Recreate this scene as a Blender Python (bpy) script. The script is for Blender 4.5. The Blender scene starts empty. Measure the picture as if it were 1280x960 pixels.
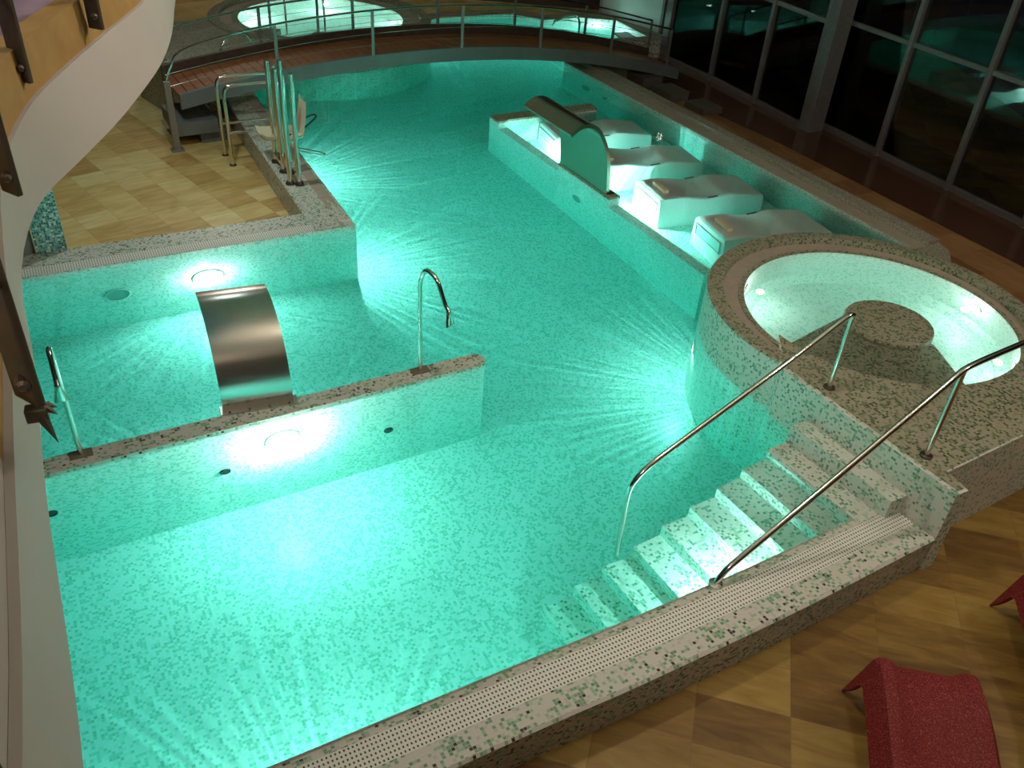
import bpy, math, random
from mathutils import Vector, Matrix
from mathutils.geometry import tessellate_polygon
random.seed(7)
S = bpy.context.scene
COL = S.collection
PI = math.pi

# ------------------------------------------------------------------ helpers
def V(*a): return Vector(a)
def lerp(a, b, t): return a + (b - a) * t

def spline(pts, n):
    """Catmull-Rom through the points, n samples evenly spaced along it"""
    P = [Vector(p) for p in pts]
    P = [P[0] * 2 - P[1]] + P + [P[-1] * 2 - P[-2]]
    fine = []
    for i in range(1, len(P) - 2):
        for k in range(24):
            t = k / 24
            a, b, c, d = P[i - 1], P[i], P[i + 1], P[i + 2]
            fine.append(0.5 * ((2 * b) + (c - a) * t + (2 * a - 5 * b + 4 * c - d) * t * t + (3 * b - a - 3 * c + d) * t ** 3))
    fine.append(P[-2])
    L = [0]
    for i in range(1, len(fine)): L.append(L[-1] + (fine[i] - fine[i - 1]).length)
    out, j = [], 0
    for k in range(n):
        s = L[-1] * k / (n - 1)
        while j < len(L) - 2 and L[j + 1] < s: j += 1
        out.append(fine[j].lerp(fine[j + 1], (s - L[j]) / max(1e-9, L[j + 1] - L[j])))
    return out

def offset(line, d, closed=False):
    """offset a plan polyline to its right by d, mitred"""
    P = [Vector(p[:2]) for p in line]; n = len(P); out = []
    for i in range(n):
        a = P[i] - P[i - 1] if (i > 0 or closed) else P[1] - P[0]
        b = P[(i + 1) % n] - P[i] if (i < n - 1 or closed) else P[i] - P[i - 1]
        na = Vector((a.y, -a.x)).normalized(); nb = Vector((b.y, -b.x)).normalized()
        m = (na + nb)
        if m.length < 1e-6: m = na
        m.normalize()
        out.append(P[i] + m * (d / max(0.4, m.dot(na))))
    return out

def arc(cx, cy, r, a0, a1, n):
    return [Vector((cx + r * math.cos(math.radians(lerp(a0, a1, k / (n - 1)))), cy + r * math.sin(math.radians(lerp(a0, a1, k / (n - 1)))))) for k in range(n)]

class MB:
    """collects faces for ONE mesh; UVs are in metres"""
    def __init__(self, rot=31): self.v = []; self.f = []; self.uv = []; self.rot = math.radians(rot)
    def face(self, pts, uv=None):
        i = len(self.v); self.v += [tuple(p) for p in pts]; self.f.append(tuple(range(i, i + len(pts)))); self.uv.append(uv)
    def mesh(self, verts, faces):
        i = len(self.v); self.v += [tuple(p) for p in verts]
        for f in faces: self.f.append(tuple(i + k for k in f)); self.uv.append(None)
    def strip(self, A, B, flip=False, u0=0, v0=0):
        """ribbon between two 3-D polylines with the same count"""
        u = u0; i = len(self.v); n = len(A)
        self.v += [tuple(p) for p in A] + [tuple(p) for p in B]
        us = [u0]
        for k in range(1, n): us.append(us[-1] + ((Vector(A[k]) - Vector(A[k - 1])).length + (Vector(B[k]) - Vector(B[k - 1])).length) / 2)
        for k in range(n - 1):
            w0 = (Vector(B[k]) - Vector(A[k])).length; w1 = (Vector(B[k + 1]) - Vector(A[k + 1])).length
            f = (i + k, i + k + 1, i + n + k + 1, i + n + k)
            t = ((us[k], v0), (us[k + 1], v0), (us[k + 1], v0 + w1), (us[k], v0 + w0))
            if flip: f, t = f[::-1], t[::-1]
            self.f.append(f); self.uv.append(t)
    def cap(self, outline, z, up=True, holes=()):
        loops = [[Vector((p[0], p[1], 0)) for p in outline]] + [[Vector((p[0], p[1], 0)) for p in h] for h in holes]
        flat = [p for l in loops for p in l]; i = len(self.v)
        self.v += [(p.x, p.y, z) for p in flat]
        for t in tessellate_polygon(loops):
            a, b, c = (flat[k] for k in t)
            s = (b - a).cross(c - a).z
            if abs(s) < 1e-10: continue
            if (s > 0) != up: t = t[::-1]
            self.f.append(tuple(i + k for k in t)); self.uv.append(None)
    def wall(self, line, z0, z1, closed=False, flip=False):
        L = list(line) + ([line[0]] if closed else [])
        self.strip([(p[0], p[1], z0) for p in L], [(p[0], p[1], z1) for p in L], flip)
    def prism(self, outline, z0, z1, bottom=True):
        area = sum(outline[i - 1][0] * outline[i][1] - outline[i][0] * outline[i - 1][1] for i in range(len(outline)))
        self.wall(outline, z0, z1, True, flip=area < 0)
        self.cap(outline, z1, True)
        if bottom: self.cap(outline, z0, False)
    def box(self, c, size, rz=0, M=None, bevel=0):
        x, y, z = (s / 2 for s in size)
        M2 = Matrix.Translation(c) @ (Matrix.Rotation(rz, 4, 'Z') if M is None else M.to_4x4())
        if bevel > 0:
            import bmesh
            bm = bmesh.new(); bmesh.ops.create_cube(bm, size=1, matrix=Matrix.Diagonal((size[0], size[1], size[2], 1)))
            bmesh.ops.bevel(bm, geom=bm.edges[:], offset=bevel, segments=2, affect='EDGES', profile=.5)
            bm.verts.index_update()
            self.mesh([M2 @ v.co for v in bm.verts], [[v.index for v in f.verts] for f in bm.faces]); bm.free(); return
        v = [M2 @ Vector((sx * x, sy * y, sz * z)) for sz in (-1, 1) for sx, sy in ((-1, -1), (1, -1), (1, 1), (-1, 1))]
        self.mesh(v, [(3, 2, 1, 0), (4, 5, 6, 7), (0, 1, 5, 4), (1, 2, 6, 5), (2, 3, 7, 6), (3, 0, 4, 7)])
    def bar(self, a, b, w, h):
        """box-section bar from a to b"""
        a, b = Vector(a), Vector(b); d = b - a
        q = d.to_track_quat('Y', 'Z').to_matrix()
        self.box((a + b) / 2, (w, d.length, h), M=q)
    def tube(self, pts, r, seg=12, cap=True):
        P = [Vector(p) for p in pts]; n = len(P); rs = r if isinstance(r, (list, tuple)) else [r] * n
        i0 = len(self.v); N = None; vs = []
        for i in range(n):
            T = (P[min(i + 1, n - 1)] - P[max(i - 1, 0)]).normalized()
            if N is None: N = T.orthogonal().normalized()
            N = (N - T * N.dot(T)).normalized(); Bn = T.cross(N)
            for k in range(seg):
                a = 2 * PI * k / seg; vs.append(P[i] + (N * math.cos(a) + Bn * math.sin(a)) * rs[i])
        fs = []
        for i in range(n - 1):
            for k in range(seg):
                k2 = (k + 1) % seg
                fs.append((i * seg + k, i * seg + k2, (i + 1) * seg + k2, (i + 1) * seg + k))
        if cap: fs.append(tuple(range(seg))[::-1]); fs.append(tuple((n - 1) * seg + k for k in range(seg)))
        self.mesh(vs, fs)
    def lathe(self, c, prof, seg=24, axis=None):
        """prof: (radius, height) pairs around +Z, or around the axis vector"""
        M = Matrix.Translation(c) @ (axis.to_track_quat('Z', 'Y').to_matrix().to_4x4() if axis else Matrix())
        vs = [M @ Vector((r * math.cos(2 * PI * k / seg), r * math.sin(2 * PI * k / seg), h)) for r, h in prof for k in range(seg)]
        fs = [(i * seg + k, i * seg + (k + 1) % seg, (i + 1) * seg + (k + 1) % seg, (i + 1) * seg + k) for i in range(len(prof) - 1) for k in range(seg)]
        self.mesh(vs, fs)
        if prof[0][0] > 1e-4: self.mesh(vs[:seg], [tuple(range(seg))[::-1]])
        if prof[-1][0] > 1e-4: self.mesh(vs[-seg:], [tuple(range(seg))])
    def build(self, name, mat, parent=None, smooth=None, loc=None):
        me = bpy.data.meshes.new(name)
        off = Vector(loc) if loc is not None else Vector((0, 0, 0))
        me.from_pydata([Vector(v) - off for v in self.v], [], self.f)
        uvl = me.uv_layers.new(name='UVMap'); cr, sr = math.cos(-self.rot), math.sin(-self.rot)
        for p in me.polygons:
            u = self.uv[p.index]
            if u is None:
                n = p.normal
                if abs(n.z) > .6: u = [(v.x * cr - v.y * sr, v.x * sr + v.y * cr) for v in (me.vertices[k].co + off for k in p.vertices)]
                else:
                    t = Vector((-n.y, n.x, 0)).normalized()
                    u = [(v.dot(t), v.z) for v in (me.vertices[k].co + off for k in p.vertices)]
            for li, uu in zip(p.loop_indices, u): uvl.data[li].uv = uu
        me.materials.append(mat)
        if smooth:
            import bmesh
            bm = bmesh.new(); bm.from_mesh(me); bmesh.ops.remove_doubles(bm, verts=bm.verts[:], dist=1e-5); bm.to_mesh(me); bm.free()
            me.shade_smooth(); me.set_sharp_from_angle(angle=math.radians(smooth))
        o = bpy.data.objects.new(name, me); COL.objects.link(o)
        if loc is not None: o.location = off
        if parent is not None:
            o.parent = parent
            if loc is None: o.matrix_parent_inverse = Matrix.Translation(parent.location).inverted() if parent.rotation_euler.z == 0 else parent.matrix_basis.inverted()
        return o

def tag(o, label, cat, group=None):
    o['label'] = label; o['category'] = cat
    if group: o['group'] = group
    return o
def thing(name, label, cat, loc=(0, 0, 0), rz=0, group=None):
    o = bpy.data.objects.new(name, None); COL.objects.link(o); o.empty_display_size = .1
    o.location = loc; o.rotation_euler = (0, 0, rz)
    return tag(o, label, cat, group)
def struct(o): o['kind'] = 'structure'; return o
def dup(root, loc, rz=None, label=None):
    r = root.copy(); COL.objects.link(r); r.location = loc
    if rz is not None: r.rotation_euler = (0, 0, rz)
    if label: r['label'] = label
    for ch in list(root.children):
        c = ch.copy(); COL.objects.link(c); c.parent = r
        for g in list(ch.children):
            d = g.copy(); COL.objects.link(d); d.parent = c
    return r

# ------------------------------------------------------------------ materials
def nt(name):
    m = bpy.data.materials.new(name); m.use_nodes = True; t = m.node_tree
    b = t.nodes['Principled BSDF']; return m, t, b
def N(t, kind, **kw):
    n = t.nodes.new(kind)
    for k, v in kw.items():
        if k.startswith('i_'): n.inputs[int(k[2:]) if k[2:].isdigit() else k[2:]].default_value = v
        else: setattr(n, k, v)
    return n
def plain(name, c, rough=.5, metal=0, spec=.5):
    m, t, b = nt(name); b.inputs['Base Color'].default_value = (*c, 1); b.inputs['Roughness'].default_value = rough
    b.inputs['Metallic'].default_value = metal; b.inputs['Specular IOR Level'].default_value = spec
    return m
def ramp(t, stops, src, const=True):
    r = t.nodes.new('ShaderNodeValToRGB'); r.color_ramp.interpolation = 'CONSTANT' if const else 'LINEAR'
    e = r.color_ramp.elements
    while len(e) < len(stops): e.new(.5)
    for k, (p, c) in enumerate(stops): e[k].position = p; e[k].color = (*c, 1)
    t.links.new(src, r.inputs[0]); return r
def math_(t, op, a, b=None):
    n = t.nodes.new('ShaderNodeMath'); n.operation = op
    for k, x in enumerate((a, b)):
        if x is None: continue
        if isinstance(x, (int, float)): n.inputs[k].default_value = x
        else: t.links.new(x, n.inputs[k])
    return n.outputs[0]

def mosaic(name, stops, tile=.023, grout=(.5, .5, .45), rough=.3, gw=.1, clump=.5):
    """square glass tiles: one random colour a tile, slightly clumped"""
    m, t, b = nt(name); L = t.links
    tc = N(t, 'ShaderNodeTexCoord')
    sc = N(t, 'ShaderNodeVectorMath', operation='SCALE'); L.new(tc.outputs['UV'], sc.inputs[0]); sc.inputs['Scale'].default_value = 1 / tile
    fl = N(t, 'ShaderNodeVectorMath', operation='FLOOR'); L.new(sc.outputs[0], fl.inputs[0])
    wn = N(t, 'ShaderNodeTexWhiteNoise', noise_dimensions='2D'); L.new(fl.outputs[0], wn.inputs['Vector'])
    no = N(t, 'ShaderNodeTexNoise', noise_dimensions='2D'); L.new(fl.outputs[0], no.inputs['Vector']); no.inputs['Scale'].default_value = .27; no.inputs['Detail'].default_value = 1
    k = math_(t, 'ADD', wn.outputs['Value'], math_(t, 'MULTIPLY', math_(t, 'SUBTRACT', no.outputs['Fac'], .5), clump))
    r = ramp(t, stops, k)
    fr = N(t, 'ShaderNodeVectorMath', operation='FRACTION'); L.new(sc.outputs[0], fr.inputs[0])
    sx = N(t, 'ShaderNodeSeparateXYZ'); L.new(fr.outputs[0], sx.inputs[0])
    g = math_(t, 'MAXIMUM', math_(t, 'LESS_THAN', sx.outputs[0], gw), math_(t, 'LESS_THAN', sx.outputs[1], gw))
    mx = N(t, 'ShaderNodeMix', data_type='RGBA'); L.new(g, mx.inputs[0]); L.new(r.outputs[0], mx.inputs[6]); mx.inputs[7].default_value = (*grout, 1)
    L.new(mx.outputs[2], b.inputs['Base Color']); b.inputs['Roughness'].default_value = rough; b.inputs['Specular IOR Level'].default_value = .35
    return m
W_, G1, G2, G3, DK = (.76, .77, .70), (.42, .62, .46), (.17, .42, .27), (.07, .25, .15), (.06, .035, .03)
M_POOL = mosaic('pool_mosaic', [(0, (.82, .83, .80)), (.5, (.66, .78, .71)), (.68, (.44, .66, .56)), (.9, (.34, .58, .47))], grout=(.76, .78, .74), clump=.4)
M_RIM = mosaic('rim_mosaic', [(0, DK), (.035, (.22, .40, .24)), (.19, (.38, .55, .38)), (.29, (.15, .31, .18)), (.33, (.70, .67, .61)), (.92, (.60, .57, .50))], grout=(.66, .62, .54), clump=.3)
M_WALLT = mosaic('outer_wall_mosaic', [(0, DK), (.08, G2), (.26, G3), (.32, (.6, .56, .48)), (.8, (.48, .43, .35))], grout=(.5, .46, .4), clump=.2)
M_TUB = mosaic('tub_mosaic', [(0, (.13, .33, .23)), (.06, (.22, .47, .33)), (.17, G1), (.27, W_), (.9, (.66, .7, .6))], grout=(.68, .66, .58), clump=.3)
M_TUBTOP = mosaic('tub_top_mosaic', [(0, (.08, .12, .065)), (.12, (.16, .24, .13)), (.34, (.42, .38, .28)), (.85, (.34, .31, .22))], grout=(.38, .35, .26), clump=.3)
M_TUBIN = mosaic('tub_basin_mosaic', [(0, (.86, .88, .82)), (.7, (.66, .8, .7)), (.9, (.5, .7, .58))], grout=(.78, .8, .74), clump=.4)

def grate_mat():
    m, t, b = nt('grate_plastic'); L = t.links
    tc = N(t, 'ShaderNodeTexCoord'); sx = N(t, 'ShaderNodeSeparateXYZ'); L.new(tc.outputs['UV'], sx.inputs[0])
    fu = math_(t, 'FRACT', math_(t, 'MULTIPLY', sx.outputs[0], 1 / .026)); fv = math_(t, 'FRACT', math_(t, 'MULTIPLY', sx.outputs[1], 1 / .0317))
    h = math_(t, 'MULTIPLY', math_(t, 'LESS_THAN', math_(t, 'ABSOLUTE', math_(t, 'SUBTRACT', fu, .5)), .2), math_(t, 'LESS_THAN', math_(t, 'ABSOLUTE', math_(t, 'SUBTRACT', fv, .5)), .23))
    mx = N(t, 'ShaderNodeMix', data_type='RGBA'); L.new(h, mx.inputs[0]); mx.inputs[6].default_value = (.88, .86, .78, 1); mx.inputs[7].default_value = (.05, .05, .04, 1)
    L.new(mx.outputs[2], b.inputs['Base Color']); b.inputs['Roughness'].default_value = .45; return m
M_GRATE = grate_mat()

def stone_tiles(name, size, pal, rough=.45, rot=0, grain=1.0):
    m, t, b = nt(name); L = t.links
    tc = N(t, 'ShaderNodeTexCoord'); mp = N(t, 'ShaderNodeMapping'); L.new(tc.outputs['UV'], mp.inputs[0])
    mp.inputs['Rotation'].default_value = (0, 0, rot); mp.inputs['Scale'].default_value = (1 / size[0], 1 / size[1], 1)
    fl = N(t, 'ShaderNodeVectorMath', operation='FLOOR'); L.new(mp.outputs[0], fl.inputs[0])
    wn = N(t, 'ShaderNodeTexWhiteNoise', noise_dimensions='2D'); L.new(fl.outputs[0], wn.inputs['Vector'])
    ad = N(t, 'ShaderNodeVectorMath', operation='MULTIPLY_ADD'); L.new(fl.outputs[0], ad.inputs[0]); ad.inputs[1].default_value = (7.3, 3.1, 5.5)
    L.new(tc.outputs['UV'], ad.inputs[2])
    st = N(t, 'ShaderNodeMapping'); L.new(ad.outputs[0], st.inputs[0]); st.inputs['Scale'].default_value = (1.3, 6.5, 1); st.inputs['Rotation'].default_value = (0, 0, rot + .25)
    no = N(t, 'ShaderNodeTexNoise'); L.new(st.outputs[0], no.inputs['Vector']); no.inputs['Scale'].default_value = 1.6; no.inputs['Detail'].default_value = 6; no.inputs['Roughness'].default_value = .6; no.inputs['Distortion'].default_value = .8
    k = math_(t, 'ADD', math_(t, 'MULTIPLY', wn.outputs['Value'], .55), math_(t, 'MULTIPLY', math_(t, 'SUBTRACT', no.outputs['Fac'], .28), grain))
    r = ramp(t, pal, k, False)
    fr = N(t, 'ShaderNodeVectorMath', operation='FRACTION'); L.new(mp.outputs[0], fr.inputs[0])
    sx = N(t, 'ShaderNodeSeparateXYZ'); L.new(fr.outputs[0], sx.inputs[0])
    g = math_(t, 'MAXIMUM', math_(t, 'LESS_THAN', sx.outputs[0], .012), math_(t, 'LESS_THAN', sx.outputs[1], .016))
    mx = N(t, 'ShaderNodeMix', data_type='RGBA'); L.new(math_(t, 'MULTIPLY', g, .35), mx.inputs[0]); L.new(r.outputs[0], mx.inputs[6]); mx.inputs[7].default_value = (.16, .1, .04, 1)
    L.new(mx.outputs[2], b.inputs['Base Color']); b.inputs['Roughness'].default_value = rough; return m
PAL = [(0, (.11, .05, .01)), (.3, (.22, .118, .024)), (.55, (.32, .192, .042)), (.8, (.42, .28, .07)), (1, (.48, .35, .12))]
PAL2 = [(0, (.40, .21, .06)), (.3, (.60, .38, .12)), (.55, (.72, .52, .20)), (.8, (.82, .67, .34)), (1, (.88, .80, .52))]
M_FLOOR = stone_tiles('sandstone_floor', (.62, .38), PAL, grain=.95)
M_DECK = stone_tiles('sandstone_deck', (.42, .42), PAL2, grain=.9)
M_STRIP = stone_tiles('brown_floor_strip', (.5, .5), [(0, (.16, .06, .025)), (.4, (.30, .13, .055)), (.7, (.42, .21, .09)), (1, (.5, .28, .14))], grain=.9)
M_DARKFLOOR = plain('polished_dark_floor', (.10, .045, .028), .12)

def wood(name, c1, c2, sc=(1, 14, 1), rough=.5):
    m, t, b = nt(name); L = t.links
    tc = N(t, 'ShaderNodeTexCoord'); mp = N(t, 'ShaderNodeMapping'); L.new(tc.outputs['UV'], mp.inputs[0]); mp.inputs['Scale'].default_value = sc
    no = N(t, 'ShaderNodeTexNoise'); L.new(mp.outputs[0], no.inputs['Vector']); no.inputs['Scale'].default_value = 3; no.inputs['Detail'].default_value = 5
    r = ramp(t, [(.3, c1), (.7, c2)], no.outputs['Fac'], False); L.new(r.outputs[0], b.inputs['Base Color']); b.inputs['Roughness'].default_value = rough; return m
M_DECKWOOD = wood('bridge_boards', (.24, .075, .026), (.36, .13, .045))
M_ORANGE = wood('gallery_upstand_orange', (.30, .165, .04), (.38, .23, .07), (3, 3, 1), .6)

def noisy(name, c, amt=.1, sc=40, rough=.5, metal=0, bump=0):
    m, t, b = nt(name); L = t.links
    tc = N(t, 'ShaderNodeTexCoord'); no = N(t, 'ShaderNodeTexNoise'); L.new(tc.outputs['Object'], no.inputs['Vector']); no.inputs['Scale'].default_value = sc; no.inputs['Detail'].default_value = 4
    r = ramp(t, [(.3, tuple(x * (1 - amt) for x in c)), (.7, tuple(min(1, x * (1 + amt)) for x in c))], no.outputs['Fac'], False)
    L.new(r.outputs[0], b.inputs['Base Color']); b.inputs['Roughness'].default_value = rough; b.inputs['Metallic'].default_value = metal
    if bump:
        bp = N(t, 'ShaderNodeBump'); bp.inputs['Strength'].default_value = bump; bp.inputs['Distance'].default_value = .01; L.new(no.outputs['Fac'], bp.inputs['Height']); L.new(bp.outputs[0], b.inputs['Normal'])
    return m
def brushed(name, c=(.72, .70, .66)):
    m, t, b = nt(name); L = t.links
    tc = N(t, 'ShaderNodeTexCoord'); mp = N(t, 'ShaderNodeMapping'); L.new(tc.outputs['UV'], mp.inputs[0]); mp.inputs['Scale'].default_value = (2, 160, 1)
    no = N(t, 'ShaderNodeTexNoise'); L.new(mp.outputs[0], no.inputs['Vector']); no.inputs['Scale'].default_value = 2; no.inputs['Detail'].default_value = 3
    b.inputs['Base Color'].default_value = (*c, 1); b.inputs['Metallic'].default_value = 1
    L.new(math_(t, 'ADD', math_(t, 'MULTIPLY', no.outputs['Fac'], .16), .1), b.inputs['Roughness'])
    return m
M_BRUSH = brushed('brushed_steel')
M_WARMSTEEL = brushed('warm_reflection_steel', (.70, .52, .43))  # reddish ceiling reflection put into the steel colour
M_STEEL = plain('polished_steel', (.78, .75, .70), .13, 1)
M_DARKSTEEL = plain('dark_flange', (.16, .13, .11), .35, .8)
M_FRAME = noisy('window_frame_metal', (.22, .20, .195), .1, 20, .4, .4)
M_POST = plain('bridge_post_metal', (.30, .29, .27), .4, .6)
M_BEAM = noisy('bridge_side_paint', (.14, .155, .15), .08, 6, .5)
M_DARKBEAM = noisy('dark_bridge_kerb', (.07, .045, .03), .2, 10, .5)
M_BRONZE = plain('bronze_plate', (.30, .235, .18), .45, .5)
M_CREAM = noisy('cream_plaster', (.39, .36, .325), .03, 3, .7)
M_GRAN = noisy('rough_granite', (.36, .31, .25), .5, 60, .7, 0, .4)
M_PINK = noisy('pink_stone_gutter', (.46, .38, .31), .08, 12, .5)
M_WHITE = noisy('white_lounger_shell', (.84, .82, .78), .05, 30, .35)
M_PANEL = plain('aqua_front_panel', (.52, .80, .78), .4)
M_PAD = plain('cream_headrest', (.75, .62, .42), .5)
M_SEAT = plain('cream_lift_seat', (.78, .68, .5), .4)
M_BLACK = plain('black_rubber', (.02, .02, .02), .5)
def red_mat():
    m, t, b = nt('red_speckled_plastic'); L = t.links
    tc = N(t, 'ShaderNodeTexCoord'); no = N(t, 'ShaderNodeTexNoise'); L.new(tc.outputs['Object'], no.inputs['Vector']); no.inputs['Scale'].default_value = 130; no.inputs['Detail'].default_value = 2
    r = ramp(t, [(.38, (.15, .012, .012)), (.56, (.24, .024, .023)), (.7, (.40, .11, .09))], no.outputs['Fac'], False)
    L.new(r.outputs[0], b.inputs['Base Color']); b.inputs['Roughness'].default_value = .62; b.inputs['Specular IOR Level'].default_value = .25; return m
M_RED = red_mat()
M_MAUVE = noisy('mauve_gallery_floor', (.32, .22, .30), .15, 5, .4)  # mauve stone tone, with violet gallery light put into the colour
M_LEAF = noisy('dark_leaf', (.02, .06, .045), .3, 10, .45)
M_DARKWALL = plain('dark_wall', (.10, .085, .07), .8)
M_CEIL = plain('ceiling_paint', (.62, .55, .46), .9)
M_DRAIN = plain('dark_drain', (.03, .05, .05), .4)
M_POSTBROWN = noisy('gallery_post_metal', (.10, .085, .06), .2, 12, .4, .5)

def water_mat(name, density, col):
    m = bpy.data.materials.new(name); m.use_nodes = True; t = m.node_tree; t.nodes.clear()
    o = N(t, 'ShaderNodeOutputMaterial'); g = N(t, 'ShaderNodeBsdfGlass'); g.inputs['IOR'].default_value = 1.33; g.inputs['Roughness'].default_value = 0
    a = N(t, 'ShaderNodeVolumeAbsorption'); a.inputs['Color'].default_value = (*col, 1); a.inputs['Density'].default_value = density
    t.links.new(g.outputs[0], o.inputs['Surface']); t.links.new(a.outputs[0], o.inputs['Volume']); return m
M_WATER = water_mat('pool_water', .50, (.05, .93, .87))
M_TUBWATER = water_mat('tub_water', .40, (.25, .95, .85))
def glass_mat():
    m = bpy.data.materials.new('window_glass'); m.use_nodes = True; t = m.node_tree; t.nodes.clear()
    o = N(t, 'ShaderNodeOutputMaterial'); tr = N(t, 'ShaderNodeBsdfTransparent'); tr.inputs[0].default_value = (.8, .84, .82, 1)
    gl = N(t, 'ShaderNodeBsdfGlossy'); gl.inputs['Roughness'].default_value = .015
    fr = N(t, 'ShaderNodeFresnel'); fr.inputs[0].default_value = 1.5; mx = N(t, 'ShaderNodeMixShader')
    t.links.new(fr.outputs[0], mx.inputs[0]); t.links.new(tr.outputs[0], mx.inputs[1]); t.links.new(gl.outputs[0], mx.inputs[2]); t.links.new(mx.outputs[0], o.inputs['Surface']); return m
M_GLASS = glass_mat()
def emit(name, c, s):
    m = bpy.data.materials.new(name); m.use_nodes = True; t = m.node_tree; t.nodes.clear()
    o = N(t, 'ShaderNodeOutputMaterial'); e = N(t, 'ShaderNodeEmission'); e.inputs[0].default_value = (*c, 1); e.inputs[1].default_value = s
    t.links.new(e.outputs[0], o.inputs['Surface']); return m
M_LENS = emit('lit_lamp_lens', (.9, 1, .97), 10)

# ------------------------------------------------------------------ plan of the pool (metres, water at z = 0)
JC = (3.55, 7.66); JR, JI = 1.66, 1.32          # raised round tub
KC = (-4.2, 17.5); KR, KI = 2.1, 1.55           # far round tub
near_in = spline([(-6.6, -.45), (-4.2, .88), (-2.5, 1.88), (-1.21, 2.63), (-.62, 2.98), (.19, 3.46), (.66, 3.73), (1.34, 4.14), (1.92, 4.50), (2.38, 4.80), (3.08, 5.26)], 70)
u = V(.835, .55); v_ = V(.55, -.835)            # down-stairs direction is -u, treads run along v_
PLAT = [V(2.36, 6.40), V(3.34, 4.88)]
right_in = [V(.52, 17.22), V(4.90, 10.04)]
left_in = [V(-6.6, 6.79), V(-2.02, 9.5), V(-4.48, 13.89), V(-4.72, 14.5)]
pool = list(near_in) + [V(3.13, 5.20), PLAT[0]] + arc(*JC, JR, 227, 50, 40) + [right_in[1], right_in[0], V(.62, 17.6), V(.98, 19.05), V(2.31, 19.72), V(1.72, 20.95), V(.9, 20.95), V(.08, 20.43), V(-.65, 20.79), V(-1.35, 20.41), V(-2.26, 19.82), V(-2.75, 19.0)] \
    + arc(*KC, KR, 45, -100, 24) + left_in[::-1]
DEPTH = -1.42
P_ = thing('swimming_pool', 'big winding turquoise pool with mosaic walls filling the middle of the hall', 'pool', (0, 6, 0))

b = MB(); b.wall(pool, DEPTH, .045, True, flip=False); b.cap(pool, DEPTH, True); b.build('basin', M_POOL, P_)
wo = offset(pool, .025, True)
b = MB(); b.wall(wo, DEPTH - .03, 0, True); b.cap(wo, 0, True); b.cap(wo, DEPTH - .03, False); b.build('water', M_WATER, P_)

def rim(line, prof, mats, side=1, caps=True):
    """prof: (offset, z) stations from the water outwards; mats: (part name, material, bevel) for each band"""
    rows = [[(q.x, q.y, z) for q in offset(line, side * d)] for d, z in prof]
    groups = {}
    for k, key in enumerate(mats):
        if key is None: continue
        groups.setdefault(key, []).append(k)
    out = []
    for (name, mat), ks in groups.items():
        b = MB(); vv = 0
        for k in ks:
            b.strip(rows[k], rows[k + 1], flip=side > 0, v0=0 if name == 'overflow_grate' else vv); vv += .31
        if caps and name in ('rim', 'kerb'):
            for e in (0, -1): b.face([rows[k][e] for k in range(len(rows))] + [(rows[0][e][0], rows[0][e][1], rows[-1][e][2])])
        out.append(b.build(name, mat, P_))
    return out
R_, G_, O_ = ('rim', M_RIM), ('overflow_grate', M_GRATE), ('outer_wall', M_WALLT)
# front rim: thin lip, white perforated channel cover, wide mosaic kerb, face down to the floor
rim(near_in, [(0, .02), (.075, .05), (.265, .05), (.445, .06), (.465, .045), (.44, -.3)], [R_, G_, R_, R_, O_])
rim(left_in[:2], [(0, .03), (.02, .045), (.2, .05), (.51, .055), (.53, .04), (.53, -.3)], [R_, G_, R_, R_, O_], side=-1)
rim(left_in[1:], [(0, .03), (.03, .045), (.18, .05), (.48, .055), (.5, .04), (.5, -.3)], [R_, ('rim_band', M_PINK), R_, R_, O_], side=-1)
# corner infill between the two left rims
b = MB(); b.prism([(-2.02, 9.5), (-2.29, 9.95), (-2.62, 10.24), (-2.44, 9.27)], -.3, .048, False); b.build('rim', M_RIM, P_)
rim(right_in, [(0, .03), (.02, .05), (.23, .05), (.25, .11), (.44, .11), (.46, .09), (.46, -.3)], [('rim_band', M_PINK), ('rim_band', M_PINK), ('kerb', M_GRAN), ('kerb', M_GRAN), ('kerb', M_GRAN), O_], side=-1)
b = MB(); b.prism([(4.90, 10.04), (5.29, 10.28), (5.33, 10.05), (5.0, 8.9), (4.55, 9.0)], -.3, .06, False); b.build('rim', M_GRAN, P_)
far_line = [V(.52, 17.22), V(.62, 17.6), V(.98, 19.05), V(2.31, 19.72), V(1.72, 20.95), V(.9, 20.95), V(.08, 20.43), V(-.65, 20.79), V(-1.35, 20.41), V(-2.26, 19.82), V(-2.75, 19.0)]
rim(far_line, [(0, .03), (.02, .05), (.40, .055), (.42, -.3)], [('kerb', M_GRAN), ('kerb', M_GRAN), O_], side=1, caps=False)

# mosaic partition in the front basin, rounded free end
A_, B_ = V(-4.9, 4.08), V(-.37, 6.83)
d = (B_ - A_).normalized(); n_ = V(-d.y, d.x); hw = .095
b = MB(); b.prism([A_ - n_ * hw, B_ - n_ * hw] + [B_ + n_ * hw * math.sin(t) + d * hw * math.cos(t) for t in [(-PI / 2) + PI * k / 8 for k in range(1, 8)]] + [B_ + n_ * hw, A_ + n_ * hw], DEPTH, .045, False)
part_wall = b.build('partition_wall', M_POOL, P_)
b = MB(); b.prism([A_ - n_ * (hw + .004), B_ - n_ * (hw + .004)] + [B_ + n_ * (hw + .004) * math.sin(t) + d * (hw + .004) * math.cos(t) for t in [(-PI / 2) + PI * k / 8 for k in range(1, 8)]] + [B_ + n_ * (hw + .004), A_ + n_ * (hw + .004)], .02, .05, False)
b.build('coping', M_RIM, part_wall)

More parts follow.
